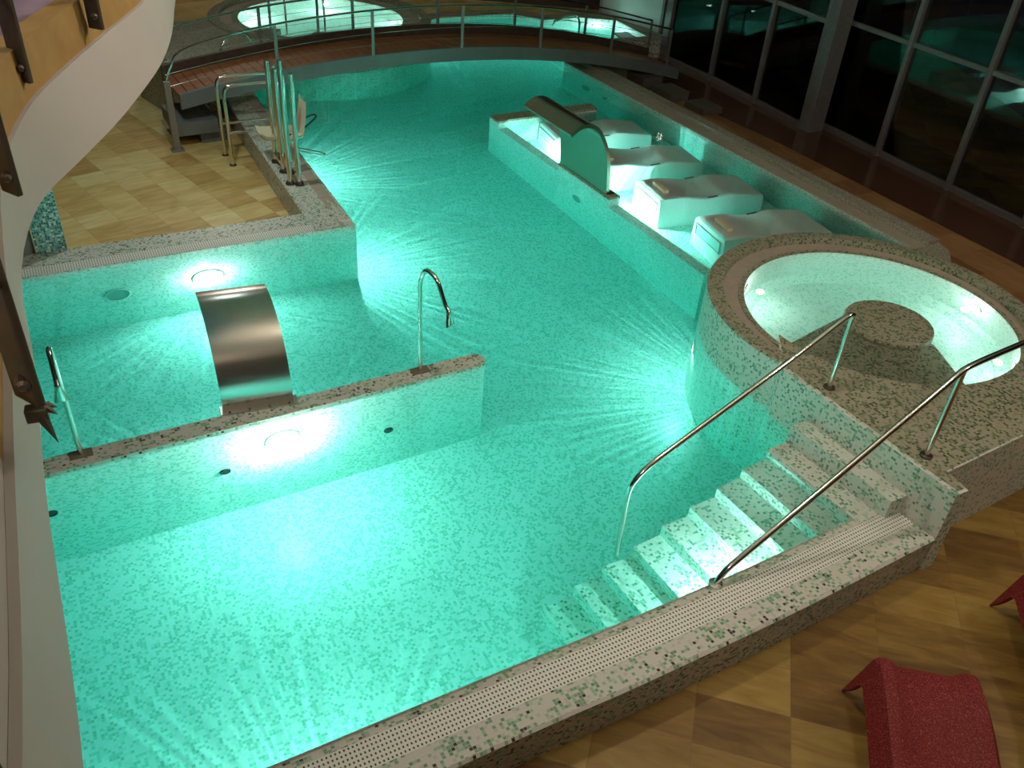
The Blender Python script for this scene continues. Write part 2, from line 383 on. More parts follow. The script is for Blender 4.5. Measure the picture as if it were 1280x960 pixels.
# wall in front of the loungers: full height at the ends and under the blade, sunk openings between
LW = [V(-.69, 13.81), V(2.16, 9.18)]; ld = (LW[1] - LW[0]).normalized(); ln = V(-ld.y, ld.x)   # ln points to the loungers
def seg(t0, t1, z1, w=.17): return [LW[0] + ld * t0, LW[0] + ld * t1, LW[0] + ld * t1 + ln * w, LW[0] + ld * t0 + ln * w]
Lt = (LW[1] - LW[0]).length
s0, s1 = 2.12, 3.42
b = MB(58 - 180)
for t0, t1, z in ((0, .3, .045), (.3, s0, -.2), (s0, s1, .045), (s1, Lt, -.2)):
    b.prism(seg(t0, t1, z), DEPTH, z, False)
ret = [V(-.69, 13.81), V(-.42, 13.46), V(1.04, 14.42), V(.96, 14.86)]
b.prism([V(-.69, 13.81), V(-.52, 13.60), V(1.06, 14.60), V(.96, 14.82)], DEPTH, .045, False)
lw = b.build('partition_wall', M_POOL, P_)
b = MB(58 - 180)
b.prism([p - ln * .004 for p in seg(s0 - .004, s1 + .004, 0, .178)], .02, .05, False)
b.build('coping', M_TUBTOP, lw)
b = MB(58 - 180); b.prism([p - ln * .004 for p in seg(-.004, .304, 0, .178)], .02, .049, False); b.build('coping', M_TUBTOP, lw)
b = MB(58 - 180); b.prism([V(-.695, 13.815), V(-.52, 13.595), V(1.065, 14.597), V(.963, 14.826)], .02, .05, False)
b.build('coping', M_TUBTOP, lw)
# raised floor under the loungers
b = MB(); b.prism([LW[0] + ln * .15, LW[1] + ln * .15] + arc(*JC, JR - .02, 125, 55, 10) + [V(4.88, 10.04), V(2.0, 14.75), V(1.0, 14.5)], DEPTH, -.95, False)
b.build('lounger_platform', M_POOL, P_)

# stairs between the handrails
cs = [(2.61, 6.10, .22), (2.42, 5.96, .22), (2.24, 5.83, .04), (2.01, 5.67, -.12), (1.79, 5.51, -.28), (1.56, 5.36, -.44), (1.33, 5.22, -.60), (1.10, 5.06, -.76), (.85, 4.92, -.92), (.63, 4.79, -1.08), (.39, 4.63, -1.24)]
b = MB(-56.6)
for k in range(1, len(cs)):
    f0 = V(*cs[k][:2]); bk = V(*cs[k - 1][:2]) if k > 1 else V(2.85, 6.2)
    ln_ = 1.22 if k > 2 else 1.06
    b.prism([f0, f0 + v_ * ln_, bk + v_ * ln_, bk], DEPTH, cs[k][2], False)
b.build('stair', M_TUB, P_)

# ------------------------------------------------------------------ raised round tub beside the stairs
T_ = thing('whirlpool_tub', 'round raised whirlpool tub with glowing pale water at the top of the stairs', 'whirlpool', (*JC, -.3))
TZ = .42
ring_o = arc(*JC, JR, 0, 360, 97)[:-1]; ring_i = arc(JC[0] + .05, JC[1] - .04, JI, 0, 360, 97)[:-1]
def ringz(r, z, cx=JC[0], cy=JC[1], n=96): return [(cx + r * math.cos(2 * PI * k / n), cy + r * math.sin(2 * PI * k / n), z) for k in range(n + 1)]
ICX, ICY = JC[0] + .04, JC[1] - .03
b = MB(); b.strip(ringz(JR, DEPTH), ringz(JR, .49)); b.build('tub_wall', M_TUB, T_, smooth=40)
b = MB(); b.strip(ringz(JR, .49), ringz(JR - .02, .51)); b.strip(ringz(JR - .02, .51), ringz(JR - .16, .51)); b.strip(ringz(JR - .16, .51), ringz(JR - .165, .44)); b.build('kerb', M_TUBTOP, T_, smooth=30)
b = MB(); b.strip(ringz(JR - .165, .44), ringz(JI + .06, .43, ICX, ICY)); b.build('gutter_ring', M_PINK, T_, smooth=30)
b = MB(); b.strip(ringz(JI + .06, .43, ICX, ICY), ringz(JI + .055, .445, ICX, ICY)); b.strip(ringz(JI + .055, .445, ICX, ICY), ringz(JI, .44, ICX, ICY)); b.build('lip', M_TUBTOP, T_, smooth=30)
b = MB(); b.strip(ringz(JI, .44, ICX, ICY), ringz(JI, -.12, ICX, ICY)); b.strip(ringz(JI, -.12, ICX, ICY), ringz(JI - .12, -.25, ICX, ICY)); b.cap(ringz(JI - .12, 0, ICX, ICY)[:-1], -.25); b.build('basin', M_TUBIN, T_, smooth=30)
b = MB(); o2 = [p[:2] for p in ringz(JI + .02, 0, ICX, ICY)[:-1]]; b.wall(o2, -.48, TZ, True); b.cap(o2, TZ); b.cap(o2, -.48, False); b.build('water', M_TUBWATER, T_)
b = MB(); b.lathe((3.66, 7.48, -.45), [(.43, 0), (.43, .87), (.42, .895), (0, .9)], 48); b.build('island', M_TUBTOP, T_, smooth=30)
# submerged entry bench between island and platform
da = math.atan2(-.835, -.55)
b = MB(); b.prism([V(3.30, 7.66), V(2.52, 6.95)] + arc(ICX, ICY, JI + .015, 214, 292, 14)[1:] + [V(4.02, 7.2)], -.45, .36, False); b.build('entry_bench', M_TUBTOP, T_)
# platform in front, with the two handrail feet
pl = [V(2.36, 6.50), V(2.36, 6.385), V(3.34, 4.88), V(3.45, 4.94), V(3.37, 5.14), V(4.21, 5.70), V(5.3, 6.43), V(5.05, 6.98)]
inn = arc(ICX, ICY, JI + .0, -34, -150, 30)
b = MB(); top = pl + inn; b.wall(pl, DEPTH, .508); b.cap(top, .508)
b.build('platform', M_TUB, T_)
b = MB(); q = [p for p in pl]; b.cap([V(2.40, 6.50), V(2.40, 6.43), V(3.36, 4.93), V(3.43, 4.96), V(3.36, 5.15), V(4.2, 5.71), V(5.28, 6.44), V(5.04, 6.98)] + inn, .512); b.build('platform_top', M_TUBTOP, T_)

# ------------------------------------------------------------------ far round tub behind the footbridge
F_ = thing('whirlpool_tub', 'far round whirlpool tub with white glowing water behind the footbridge', 'whirlpool', (*KC, -.3))
kz = .5
def kring(r, z): return ringz(r, z, *KC)
b = MB(); b.strip(kring(KR, DEPTH), kring(KR, kz - .02)); b.build('tub_wall', M_TUB, F_, smooth=40)
b = MB(); b.strip(kring(KR, kz - .02), kring(KR - .02, kz)); b.strip(kring(KR - .02, kz), kring(KR - .2, kz)); b.strip(kring(KR - .2, kz), kring(KR - .21, kz - .06)); b.strip(kring(KI + .12, kz - .06), kring(KI, kz - .05)); b.build('kerb', M_TUBTOP, F_, smooth=30)
b = MB(); b.strip(kring(KR - .21, kz - .06), kring(KI + .12, kz - .06)); b.build('gutter_ring', M_PINK, F_)
b = MB(); b.strip(kring(KI, kz - .05), kring(KI, -.25)); b.cap(kring(KI, 0)[:-1], -.25); b.build('basin', M_TUBIN, F_, smooth=30)
b = MB(); o3 = [p[:2] for p in kring(KI + .02, 0)[:-1]]; b.wall(o3, -.27, kz - .08, True); b.cap(o3, kz - .08); b.cap(o3, -.27, False); b.build('water', M_TUBWATER, F_)
for cx in (-4.85, -3.85):
    b = MB(); b.prism([(cx - .2, 15.98), (cx + .2, 15.93), (cx + .2, 16.22), (cx - .2, 16.27)], .2, kz + .005, False); b.build('entry_step', M_TUBTOP, F_)
b = MB(); b.prism([(-5.25, 13.05), (-4.62, 14.62), (-4.35, 15.42), (-5.0, 15.56), (-6.1, 16.6), (-6.9, 16.2), (-6.6, 14.4)], -.3, kz - .03); b.build('landing', M_TUBTOP, F_)

# ------------------------------------------------------------------ floors and shell
b = MB(-12)
nr = [p for p in offset(near_in, .3)]
rf = [(-9, -3.2), (9.5, -3.2), (9.5, 23.5), (2.9, 23.5), (2.9, 20.0), (2.55, 19.55), (1.25, 18.85), (.9, 17.5), (5.1, 10.2)] + [tuple(p) for p in arc(*JC, 1.5, 45, -40, 14)] + [(4.2, 5.9), (3.45, 5.2)] + [tuple(p) for p in nr[::-1]]
b.cap(rf, -.3); struct(b.build('floor', M_FLOOR))
b = MB(45)
lf = [(-9, 5.3), (-6.6, 7.05), (-2.45, 9.55), (-2.35, 9.9), (-4.75, 14.0), (-4.95, 14.6), (-5.0, 17.5), (-4.2, 18.5), (-2.9, 19.2), (-2.4, 20.0), (-.65, 21.0), (1.9, 21.1), (2.9, 20.0), (2.9, 23.5), (-9, 23.5)]
b.cap(lf, -.3); struct(b.build('floor_left', M_DECK))
b = MB(); b.cap([(6.61, 10.49), (9.5, 5.5), (9.5, 9), (7.3, 11.9), (5.15, 15.9), (4.55, 15.9), (2.2, 20.6), (1.6, 20.3), (2.69, 16.78), (4.22, 14.55)], -.294); struct(b.build('floor_window_side', M_DARKFLOOR))
b = MB(-58); b.cap([(6.61, 10.49), (9.0, 6.35), (7.9, 5.6), (5.2, 9.3), (5.28, 10.3), (.95, 17.45), (1.3, 18.9), (2.69, 16.78), (4.22, 14.55)], -.297); struct(b.build('floor_right', M_STRIP))
for nm, c, s in (('wall_back', (0, 23.6, 3), (20, .2, 7)), ('wall_left', (-9.1, 10, 3), (.2, 28, 7)), ('wall_front', (0, -3.3, 3), (20, .2, 7))):
    b = MB(); b.box(c, s); struct(b.build(nm, M_DARKWALL))
b = MB(); b.box((0, 10, 6.6), (22, 28, .2)); struct(b.build('ceiling', M_CEIL))

# window wall on the right: dark frames, night behind
def window(name, pts, z0=-.3, z1=6.4, tz=1.5, names=None):
    root = bpy.data.objects.new(name, None); COL.objects.link(root); root.location = (*pts[0], z0); struct(root)
    for p, q in zip(pts, pts[1:]):
        p, q = V(*p), V(*q); ang = math.atan2((q - p).y, (q - p).x); c = (p + q) / 2; L = (q - p).length
        b = MB(); b.box((*c, (z0 + z1) / 2), (L, .012, z1 - z0), ang); b.build('pane', M_GLASS, root)
        for zz, h in ((z0 + .05, .1), (tz, .07), (tz + 2.2, .07)):
            b = MB(); b.box((*c, zz), (L, .09, h), ang, bevel=.006); b.build('rail', M_FRAME, root)
    for k, p in enumerate(pts):
        a = V(*pts[min(k + 1, len(pts) - 1)]) - V(*pts[max(k - 1, 0)])
        b = MB(); b.box((*p, (z0 + z1) / 2), (.075, .16, z1 - z0), math.atan2(a.y, a.x), bevel=.006); b.build('mullion', M_FRAME, root)
window('window_1', [(2.74, 19.24), (3.53, 18.0), (4.19, 16.72), (4.80, 15.45)])
window('window_2', [(5.14, 15.66), (5.83, 14.37), (6.54, 13.06), (7.19, 11.83), (7.86, 10.55), (8.5, 9.3), (9.2, 8.0)])
b = MB(); b.box((4.93, 15.42, 3.05), (.26, .34, 6.7), math.radians(-62), bevel=.01); b.box((5.08, 15.66, 3.05), (.2, .5, 6.7), math.radians(-62), bevel=.01); struct(b.build('trim_1', M_FRAME))
b = MB(); b.box((2.72, 19.36, 3.05), (.16, .2, 6.7), math.radians(-62), bevel=.01); struct(b.build('trim_2', M_FRAME))

# ------------------------------------------------------------------ gallery the picture is taken from
GK = .4524; GT, GB = 3.75, 3.525
def gal(pts): return [V(x * GK, y * GK) for x, y in pts]
top_c = spline(gal([(-.3, -1.2), (-.75, .25), (-1.17, 1.21), (-1.72, 2.24), (-2.19, 3.12), (-2.95, 4.5), (-3.36, 5.6), (-3.52, 6.42), (-3.66, 7.52), (-3.80, 8.75), (-4.2, 11.0), (-5.2, 14.0), (-7.5, 18)]), 90)
bot_c = spline(gal([(-.3, -1.1), (-.75, .45), (-1.22, 1.42), (-1.89, 2.57), (-2.33, 3.38), (-2.90, 4.36), (-3.23, 5.25), (-3.30, 6.0), (-3.36, 6.75), (-3.46, 7.52), (-3.63, 8.5), (-3.93, 9.6), (-4.41, 10.98), (-5.6, 14.2), (-8.0, 18.2)]), 90)
b = MB(); T3 = [(p.x, p.y, GT) for p in top_c]; B3 = [(p.x, p.y, GB) for p in bot_c]
b.strip(B3, T3, flip=False); In = offset(top_c, -.015); b.strip(T3, [(p.x, p.y, GT) for p in In], False)
struct(b.build('trim_3', M_CREAM, smooth=50))
I3 = [(p.x, p.y, GT - .01) for p in In]; J3 = [(p.x, p.y, GT + .15) for p in offset(top_c, -.025)]; K3 = [(p.x, p.y, GT + .15) for p in offset(top_c, -.10)]
cut = next(i for i, p in enumerate(top_c) if p.y > .98)
b = MB(); b.strip(I3[cut:], J3[cut:]); b.strip(J3[cut:], K3[cut:]); struct(b.build('trim_4', M_ORANGE, smooth=40))  # orange stretch of the upstand; the nearest stretch is cream
b = MB(); b.strip(I3[:cut + 1], J3[:cut + 1]); b.strip(J3[:cut + 1], K3[:cut + 1]); struct(b.build('trim_7', M_CREAM, smooth=40))
b = MB(); b.cap([tuple(p) for p in offset(top_c, -.09)] + [(-8.9, 9), (-8.9, -3), (-.4, -3)], GT + .05); b.cap([tuple(p) for p in bot_c] + [(-8.9, 9), (-8.9, -3), (-.4, -3)], GB, False); struct(b.build('floor_gallery', M_MAUVE))

GR = thing('gallery_railing', 'dark flat-bar railing posts along the curved cream gallery edge at the left', 'railing', (-1.5, 2.6, GT))
gp = [((-.79, 1.10), 3.80), ((-1.21, 1.86), 3.80), ((-1.575, 2.64), 3.80), ((-1.63, 3.28), 3.80), ((-1.74, 4.1), 3.80), ((-.5, .45), 3.8)]
for (x, y), z in gp:
    b = MB(); b.box((x + .006, y + .004, (z + 4.62) / 2), (.062, .016, 4.62 - z), math.radians(-18 if y > 1.9 else -28), bevel=.004); po = b.build('post', M_POSTBROWN, GR)
    b = MB(); b.lathe((x + .010, y - .006, z + .05), [(.011, 0), (.011, .022), (.006, .027)], 10, V(.5, -.86, 0)); b.build('bolt', M_DARKSTEEL, po)
line = [(gp[5][0][0] + .006, gp[5][0][1], 0)] + [(p[0][0] + .006, p[0][1], 0) for p in gp[:5]]
for zz in (4.05, 4.33):
    b = MB(); b.tube(spline([(x, y, zz) for x, y, _ in line], 40), .005, 6); b.build('cable', M_STEEL, GR)
b = MB(); b.tube(spline([(x, y, 4.64) for x, y, _ in line], 40), .024, 10); b.build('handrail', M_STEEL, GR, smooth=40)
# pointed dark bracket hanging at the foot of the nearest post
b = MB(); c = V(-.768, 1.087, 3.80)
b.box(c + V(0, 0, -.012), (.034, .022, .026), .4, bevel=.003)
for dx, dy, dz, l in ((.024, -.012, -.045, .07), (.014, .012, -.008, .035), (-.012, 0, -.022, .045), (.03, .01, -.02, .035)):
    e = c + V(dx, dy, dz).normalized() * l; s = V(.004, .008, .002)
    m_ = c.lerp(e, .4) + V(0, 0, .005)
    b.mesh([c, m_ + s, e, m_ - s, m_ + V(.003, -.004, .006)], [(0, 1, 4), (1, 2, 4), (2, 3, 4), (3, 0, 4), (0, 3, 2, 1)])
b.build('bracket', M_POSTBROWN, GR)

# leafy plant on the gallery floor
PT = thing('potted_plant', 'dark leafy plant on the mauve gallery floor behind the railing', 'plant', (-2.05, 3.25, GT + .05))
b = MB(); b.lathe((-2.05, 3.25, GT + .05), [(.09, 0), (.12, .16), (.11, .16), (.1, .13)], 20); b.build('pot', M_DARKWALL, PT, smooth=40)
b = MB()
for k in range(12):
    a = k * 2.4; l = .18 + .12 * random.random(); base = V(-2.05, 3.25, GT + .18); dr = V(math.cos(a), math.sin(a), .0); sd = V(-math.sin(a), math.cos(a), 0)
    pts = [base + dr * l * t + V(0, 0, .14 * math.sin(t * 2.6)) for t in (0, .3, .6, .85, 1)]; w = [.008, .03, .034, .02, .002]
    for i in range(4): b.face([pts[i] - sd * w[i], pts[i + 1] - sd * w[i + 1], pts[i + 1] + V(0, 0, .006), pts[i] + V(0, 0, .006)]); b.face([pts[i] + V(0, 0, .006), pts[i + 1] + V(0, 0, .006), pts[i + 1] + sd * w[i + 1], pts[i] + sd * w[i]])
b.build('leaves', M_LEAF, PT)

# mosaic pillar under the gallery
b = MB(20); b.box((-5.14, 8.36, 1.6), (.30, .28, 3.8), math.radians(31))
M_PILLAR = mosaic('pillar_mosaic', [(0, (.05, .17, .16)), (.3, (.13, .36, .33)), (.55, (.30, .56, .50)), (.85, W_)], grout=(.5, .6, .56), clump=.4)
MP = struct(b.build('trim_5', M_PILLAR))
b = MB(); b.box((-5.38, 8.28, 1.6), (.16, .22, 3.8), math.radians(31)); struct(b.build('trim_6', M_CREAM))

# ------------------------------------------------------------------ footbridge
BA, BB = V(-5.203, 12.221), V(2.693, 17.545); bd = (BB - BA).normalized(); bn = V(-bd.y, bd.x); BL = (BB - BA).length
def bz(s): x = s - 3.75; return .79 - .0235 * x * x
BR = thing('footbridge', 'arched wooden footbridge with cable railings crossing the far end of the pool', 'bridge', (-1.3, 14.9, -.3))
NS = 41; ss = [lerp(.15, BL + .1, k / (NS - 1)) for k in range(NS)]
def bp(s, w, dz=0): q = BA + bd * s + bn * w; return (q.x, q.y, bz(s) + dz)
b = MB(34)
# boards side by side, each with a slight gap
nb = 70
for k in range(nb):
    sa, sb = lerp(.15, BL + .1, k / nb) + .006, lerp(.15, BL + .1, (k + 1) / nb) - .006
    c = [bp(sa, .05), bp(sb, .05), bp(sb, .95), bp(sa, .95)]; c2 = [(x, y, z - .035) for x, y, z in c]
    b.mesh(c2 + c, [(3, 2, 1, 0), (4, 5, 6, 7), (0, 1, 5, 4), (1, 2, 6, 5), (2, 3, 7, 6), (3, 0, 4, 7)])
b.build('deck', M_DECKWOOD, BR)
for w0, w1 in ((-.03, .05), (.95, 1.03)):
    b = MB()
    hi, lo = (.02 if w0 < 0 else .15), -.19
    r = [[bp(s, w, dz) for s in ss] for w, dz in ((w0, lo), (w0, hi), (w1, hi), (w1, lo))]
    for i in range(4): b.strip(r[i], r[(i + 1) % 4], flip=True)
    for e in (0, -1): b.face([r[i][e] for i in range(4)])
    b.build('side_beam', M_BEAM if w0 < 0 else M_DARKBEAM, BR, smooth=30)
near_s = [(BA - BA).length] + [((V(x, y) - BA).dot(bd)) for x, y in ((-3.86, 13.13), (-2.58, 13.99), (-1.27, 14.88), (.02, 15.75), (1.33, 16.62), (2.5, 17.41))]
far_s = [.05 + (V(x, y) - BA - bn).dot(bd) for x, y in ((-5.6, 13.1), (-4.38, 13.98), (-3.1, 14.85), (-1.8, 15.72), (-.5, 16.6), (.83, 17.49), (2.19, 18.41))]
PH = .68
def side(sl, w):
    tops = []
    for k, s in enumerate(sl):
        s = max(s, .0)
        e = k == 0
        h = PH if 0 < k else .62
        b = MB()
        zb = -.3 if e else bz(s) - .17
        wide = .09 if e else .05
        q = BA + bd * s + bn * w
        b.box((q.x, q.y, (zb + bz(s) + (h if not e else .25)) / 2), (wide, .022 if not e else .05, (bz(s) + (h if not e else .25)) - zb), math.atan2(bd.y, bd.x), bevel=.004)
        if e: b.box((q.x, q.y, -.285), (.17, .15, .03), math.atan2(bd.y, bd.x))
        b.build('post', M_POST, BR)
        tops.append((q.x, q.y, bz(s) + (h if not e else .25)))
    rail = spline([tops[0], (tops[0][0] + .06, tops[0][1] + .04, tops[0][2] + .16)] + [(BA + bd * .35 + bn * w).to_tuple() + (bz(.35) + PH - .05,)] + tops[1:], 80)
    b = MB(); b.tube(rail, .017, 8); b.build('handrail', M_STEEL, BR, smooth=40)
    for f in (.25, .5, .75):
        b = MB(); b.tube([bp(s, w, PH * f) for s in [lerp(max(sl[0], .0), sl[-1], k / 30) for k in range(31)]], .004, 5); b.build('cable', M_STEEL, BR)
side(near_s, -.01); side(far_s, 1.01)
# dark feet under the left landing
b = MB(); ang = math.atan2(bd.y, bd.x)
q = BA + bd * .35 + bn * .5; b.box((q.x, q.y, -.02), (.6, .9, .2), ang); q = BA + bd * .6 + bn * .5; b.box((q.x, q.y, -.2), (.4, .7, .2), ang); b.build('support', M_BEAM, BR)
# dark stepping blocks at the right landing
ST = thing('landing_steps', 'dark stone blocks stepping down from the right end of the footbridge', 'steps', (2.9, 16.6, -.3))
for k, (x, y) in enumerate(((1.75, 16.95), (2.2, 16.35), (2.75, 15.75))):
    b = MB(); b.box((x + .35, y + .3, -.3 + .12 - .03 * k), (.55, .45, .24 - .06 * k), math.radians(-58), bevel=.01); b.build('step', M_DARKWALL, ST)

# ------------------------------------------------------------------ underwater loungers
LU = V(.925, .38); 
def make_lounger():
    t = thing('underwater_lounger', '', 'lounger', (0, 0, 0), 0, 'white loungers in the water')
    L, W = 1.66, .37
    prof = [(0, .0), (.05, .035), (.28, .045), (.42, .03), (.62, -.045), (.78, -.07), (.92, -.03), (1.06, .02), (1.16, .02), (1.34, -.03), (1.56, -.09), (1.63, -.11), (1.66, -.16)]
    pr = spline([(x, z) for x, z in prof], 44)
    b = MB(); zb = -.95
    rows = []
    for p in pr:
        s, z = p
        dish = .03 * min(1, max(0, (s - .1) / .3)) * min(1, max(0, (1.66 - s) / .2))
        cw = W - .02
        rows.append([(s, -W - .03, zb), (s, -W, z - .09), (s, -W + .012, z - .02), (s, -cw + .03, z), (s, -cw + .09, z - dish * .5), (s, -.12, z - dish), (s, .12, z - dish), (s, cw - .09, z - dish * .5), (s, cw - .03, z), (s, W - .012, z - .02), (s, W, z - .09), (s, W + .03, zb)])
    m = len(rows[0]); vs = [q for r in rows for q in r]
    fs = [(i * m + k, (i + 1) * m + k, (i + 1) * m + k + 1, i * m + k + 1) for i in range(len(rows) - 1) for k in range(m - 1)]
    fs += [tuple(range(m)), tuple((len(rows) - 1) * m + k for k in range(m))[::-1]]
    b.mesh(vs, fs); body = b.build('body', M_WHITE, t, smooth=38)
    b = MB(); b.box((-.006, 0, -.3), (.014, .56, .3), bevel=.005); fp = b.build('front_panel', M_PANEL, t)
    b = MB()
    for y0, z0, sy, sz in ((0, -.145, .62, .03), (0, -.455, .62, .03), (-.295, -.3, .03, .34), (.295, -.3, .03, .34)): b.box((-.012, y0, z0), (.026, sy, sz), bevel=.005)
    b.build('panel_frame', M_WHITE, fp)
    b = MB(); b.box((.19, 0, .064), (.085, .34, .05), bevel=.014); b.build('headrest', M_PAD, t)
    for s in (-1, 1):
        b = MB(); b.box((.84, s * (W - .035), -.045), (.16, .028, .02), M=Matrix.Rotation(-.25, 3, 'Y'), bevel=.006); b.build('grip', M_DARKSTEEL, t)
    return t
lg = make_lounger(); la = math.atan2(LU.y, LU.x)
heads = [(.26, 13.50), (.96, 12.45), (1.67, 11.41), (2.38, 10.33)]
labs = ['white underwater lounger farthest from the round tub, its head left of the curved blade', 'white underwater lounger whose head is hidden behind the curved steel blade', 'white underwater lounger with its whole head panel in view, between blade and round tub', 'white underwater lounger nearest the round tub, its foot hidden by the tub kerb']
for k, (x, y) in enumerate(heads):
    o = lg if k == 0 else dup(lg, (0, 0, 0))
    o.location = (x, y, -.045); o.rotation_euler = (0, 0, la); o['label'] = labs[k]

# ------------------------------------------------------------------ steel waterfall blades
def blade(name, label, p0, p1, out, prof, z0=.05, th=.022, mat=None):
    """p0-p1 base edge in plan, out = plan direction of the lip, prof = (outward, height)"""
    p0, p1, out = V(*p0), V(*p1), V(*out).normalized(); c = (p0 + p1) / 2
    t = thing(name, label, 'waterfall', (c.x, c.y, z0), 0, 'steel waterfall blades')
    pr = spline(prof, 30)
    outer = [V(p.x, p.y) for p in pr]; inner = [q for q in offset(outer, th)]
    b = MB()
    def row(pt, line): return [(pt.x + out.x * q.x, pt.y + out.y * q.x, z0 + q.y) for q in line]
    a0, a1, c0, c1 = row(p0, outer), row(p1, outer), row(p0, inner), row(p1, inner)
    b.strip(a0, a1); b.strip(c0, c1, True); b.strip(a0, c0, True); b.strip(a1, c1)
    for e in (0, -1): b.face([a0[e], a1[e], c1[e], c0[e]])
    # uv: run brush lines across the width
    b.build('sheet', mat or M_BRUSH, t, smooth=50)
    dr = (p1 - p0).normalized(); ang = math.atan2(dr.y, dr.x); L = (p1 - p0).length
    b = MB(); b.box((c.x - out.x * .02, c.y - out.y * .02, z0 + .008), (L + .06, .13, .016), ang, bevel=.004); pl_ = b.build('base_plate', M_BRUSH, t)
    for k in range(4):
        q = p0.lerp(p1, .08 + .28 * k) - out * .06
        b = MB(); b.lathe((q.x, q.y, z0 + .015), [(.011, 0), (.011, .009), (.006, .013)], 8); b.build('bolt', M_DARKSTEEL, pl_)
    return t
blade('waterfall_blade', 'curved brushed steel waterfall blade on the front partition, its back to us', (-2.436, 5.762), (-1.895, 6.0), (-.465, .885), [(.683 * (math.cos(-.058) - math.cos(-.058 + t)), .683 * (math.sin(-.058 + t) + .058)) for t in [1.85 * k / 14 for k in range(15)]])
blade('waterfall_blade', 'wide warm-tinted steel waterfall blade on the wall before the white loungers', LW[0] + ld * (s0 + .02) + ln * .06, LW[0] + ld * (s1 - .1) + ln * .06, (-.86, -.51), [(0, 0), (.02, .25), (.06, .5), (.14, .72), (.27, .92), (.42, 1.0), (.58, .99), (.72, .9)], th=.05, mat=M_WARMSTEEL)

# ------------------------------------------------------------------ gooseneck spouts
def spout(label, base, ang, reach, top, tipz, noz=.16, flat=True, group='gooseneck water spouts'):
    x, y, z = base; d = V(math.cos(ang), math.sin(ang)); t = thing('water_spout', label, 'spout', base, 0, group)
    b = MB(); b.box((x, y, z + .006), (.17, .10, .012), math.radians(31), bevel=.003); bpz = b.build('base_plate', M_BRONZE, t)
    path = [(0, 0), (0, .4), (0, top - .2), (.02, top - .08), (.06, top - .015), (.11, top), (reach * .55, top - .05), (reach * .8, lerp(top, tipz, .55)), (reach * .93, tipz + noz * .75)]
    b = MB(); b.tube(spline([(x + d.x * r, y + d.y * r, z + h) for r, h in path], 48), .021, 12); b.build('pipe', M_STEEL, t, smooth=50)
    a = V(x + d.x * reach * .92, y + d.y * reach * .92, z + tipz + noz * .8); e = V(x + d.x * reach, y + d.y * reach, z + tipz)
    dirn = (e - a).normalized(); sdv = V(-d.y, d.x, 0); upv = dirn.cross(sdv)
    vs = []; secs = ((0, .024, .024), (.25, .026, .026), (.3, .03, .022), (1, .055, .012))
    for f, w, h in secs:
        c = a.lerp(e, f)
        for k in range(12): vs.append(c + sdv * w * math.cos(2 * PI * k / 12) + upv * h * math.sin(2 * PI * k / 12))
    b = MB(); b.mesh(vs, [(i * 12 + k, i * 12 + (k + 1) % 12, (i + 1) * 12 + (k + 1) % 12, (i + 1) * 12 + k) for i in range(3) for k in range(12)] + [tuple(range(12))[::-1], tuple(36 + k for k in range(12))])
    b.build('nozzle', M_BRUSH, t, smooth=40)
    return t
spout('slim steel gooseneck spout near the rounded end of the front partition', (-.86, 6.58, .05), math.radians(-38), .37, 1.08, .66)
spout('slim steel gooseneck spout beside the gallery edge, its nozzle towards us', (-3.34, 5.08, .05), math.radians(-62), .25, 1.05, .70)
spout('small dark gooseneck spout on the far pool edge behind the footbridge', (.80, 18.72, .05), math.radians(170), .55, .52, .28, .12)

# ------------------------------------------------------------------ stair handrails
def flange(b, x, y, z): b.lathe((x, y, z), [(.05, 0), (.05, .012), (.03, .018)], 16)
H1 = thing('handrail', 'polished steel handrail on the pool side of the stairs, hooped at its top', 'handrail', (.97, 5.04, -.92), 0, 'stair handrails')
p_top = V(2.71, 6.15, 1.27)
b = MB(); path = [(.97, 5.04, -.92), (.97, 5.04, -.3), (.97, 5.04, .08), (.985, 5.05, .20), (1.05, 5.09, .30), (1.16, 5.16, .385), (1.5, 5.38, .575), (2.2, 5.82, .975), (2.6, 6.08, 1.215), (2.68, 6.13, 1.25), (2.705, 6.148, 1.24), (2.71, 6.15, 1.20)]
b.tube(spline(path, 90), .023, 14); b.build('rail', M_STEEL, H1, smooth=50)
b = MB(); b.tube([(2.71, 6.15, 1.21), (2.71, 6.15, .8), (2.71, 6.15, .51)], .021, 12); po = b.build('post', M_STEEL, H1, smooth=50)
b = MB(); flange(b, 2.71, 6.15, .512); b.build('flange', M_DARKSTEEL, po, smooth=40)
H2 = thing('handrail', 'polished steel handrail nearer us, rising from the front rim past the stairs', 'handrail', (1.57, 4.25, .05), 0, 'stair handrails')
b = MB(); path = [(1.55, 4.25, .05), (1.57, 4.26, .10), (1.62, 4.29, .17), (1.72, 4.35, .25), (2.3, 4.71, .66), (3.10, 5.205, 1.24), (3.2, 5.27, 1.315), (3.3, 5.34, 1.345), (3.6, 5.54, 1.36), (4.3, 6.0, 1.38), (4.6, 6.2, 1.37)]
b.tube(spline(path, 90), .023, 14); b.build('rail', M_STEEL, H2, smooth=50)
for x, y, zt in ((3.255, 5.31, 1.33), (4.6, 6.2, 1.37)):
    b = MB(); b.tube([(x, y, zt), (x, y, .9), (x, y, .51)], .021, 12); po = b.build('post', M_STEEL, H2, smooth=50)
    b = MB(); flange(b, x, y, .512); b.build('flange', M_DARKSTEEL, po, smooth=40)
b = MB(); flange(b, 1.55, 4.25, .05); b.build('flange', M_STEEL, H2, smooth=40)

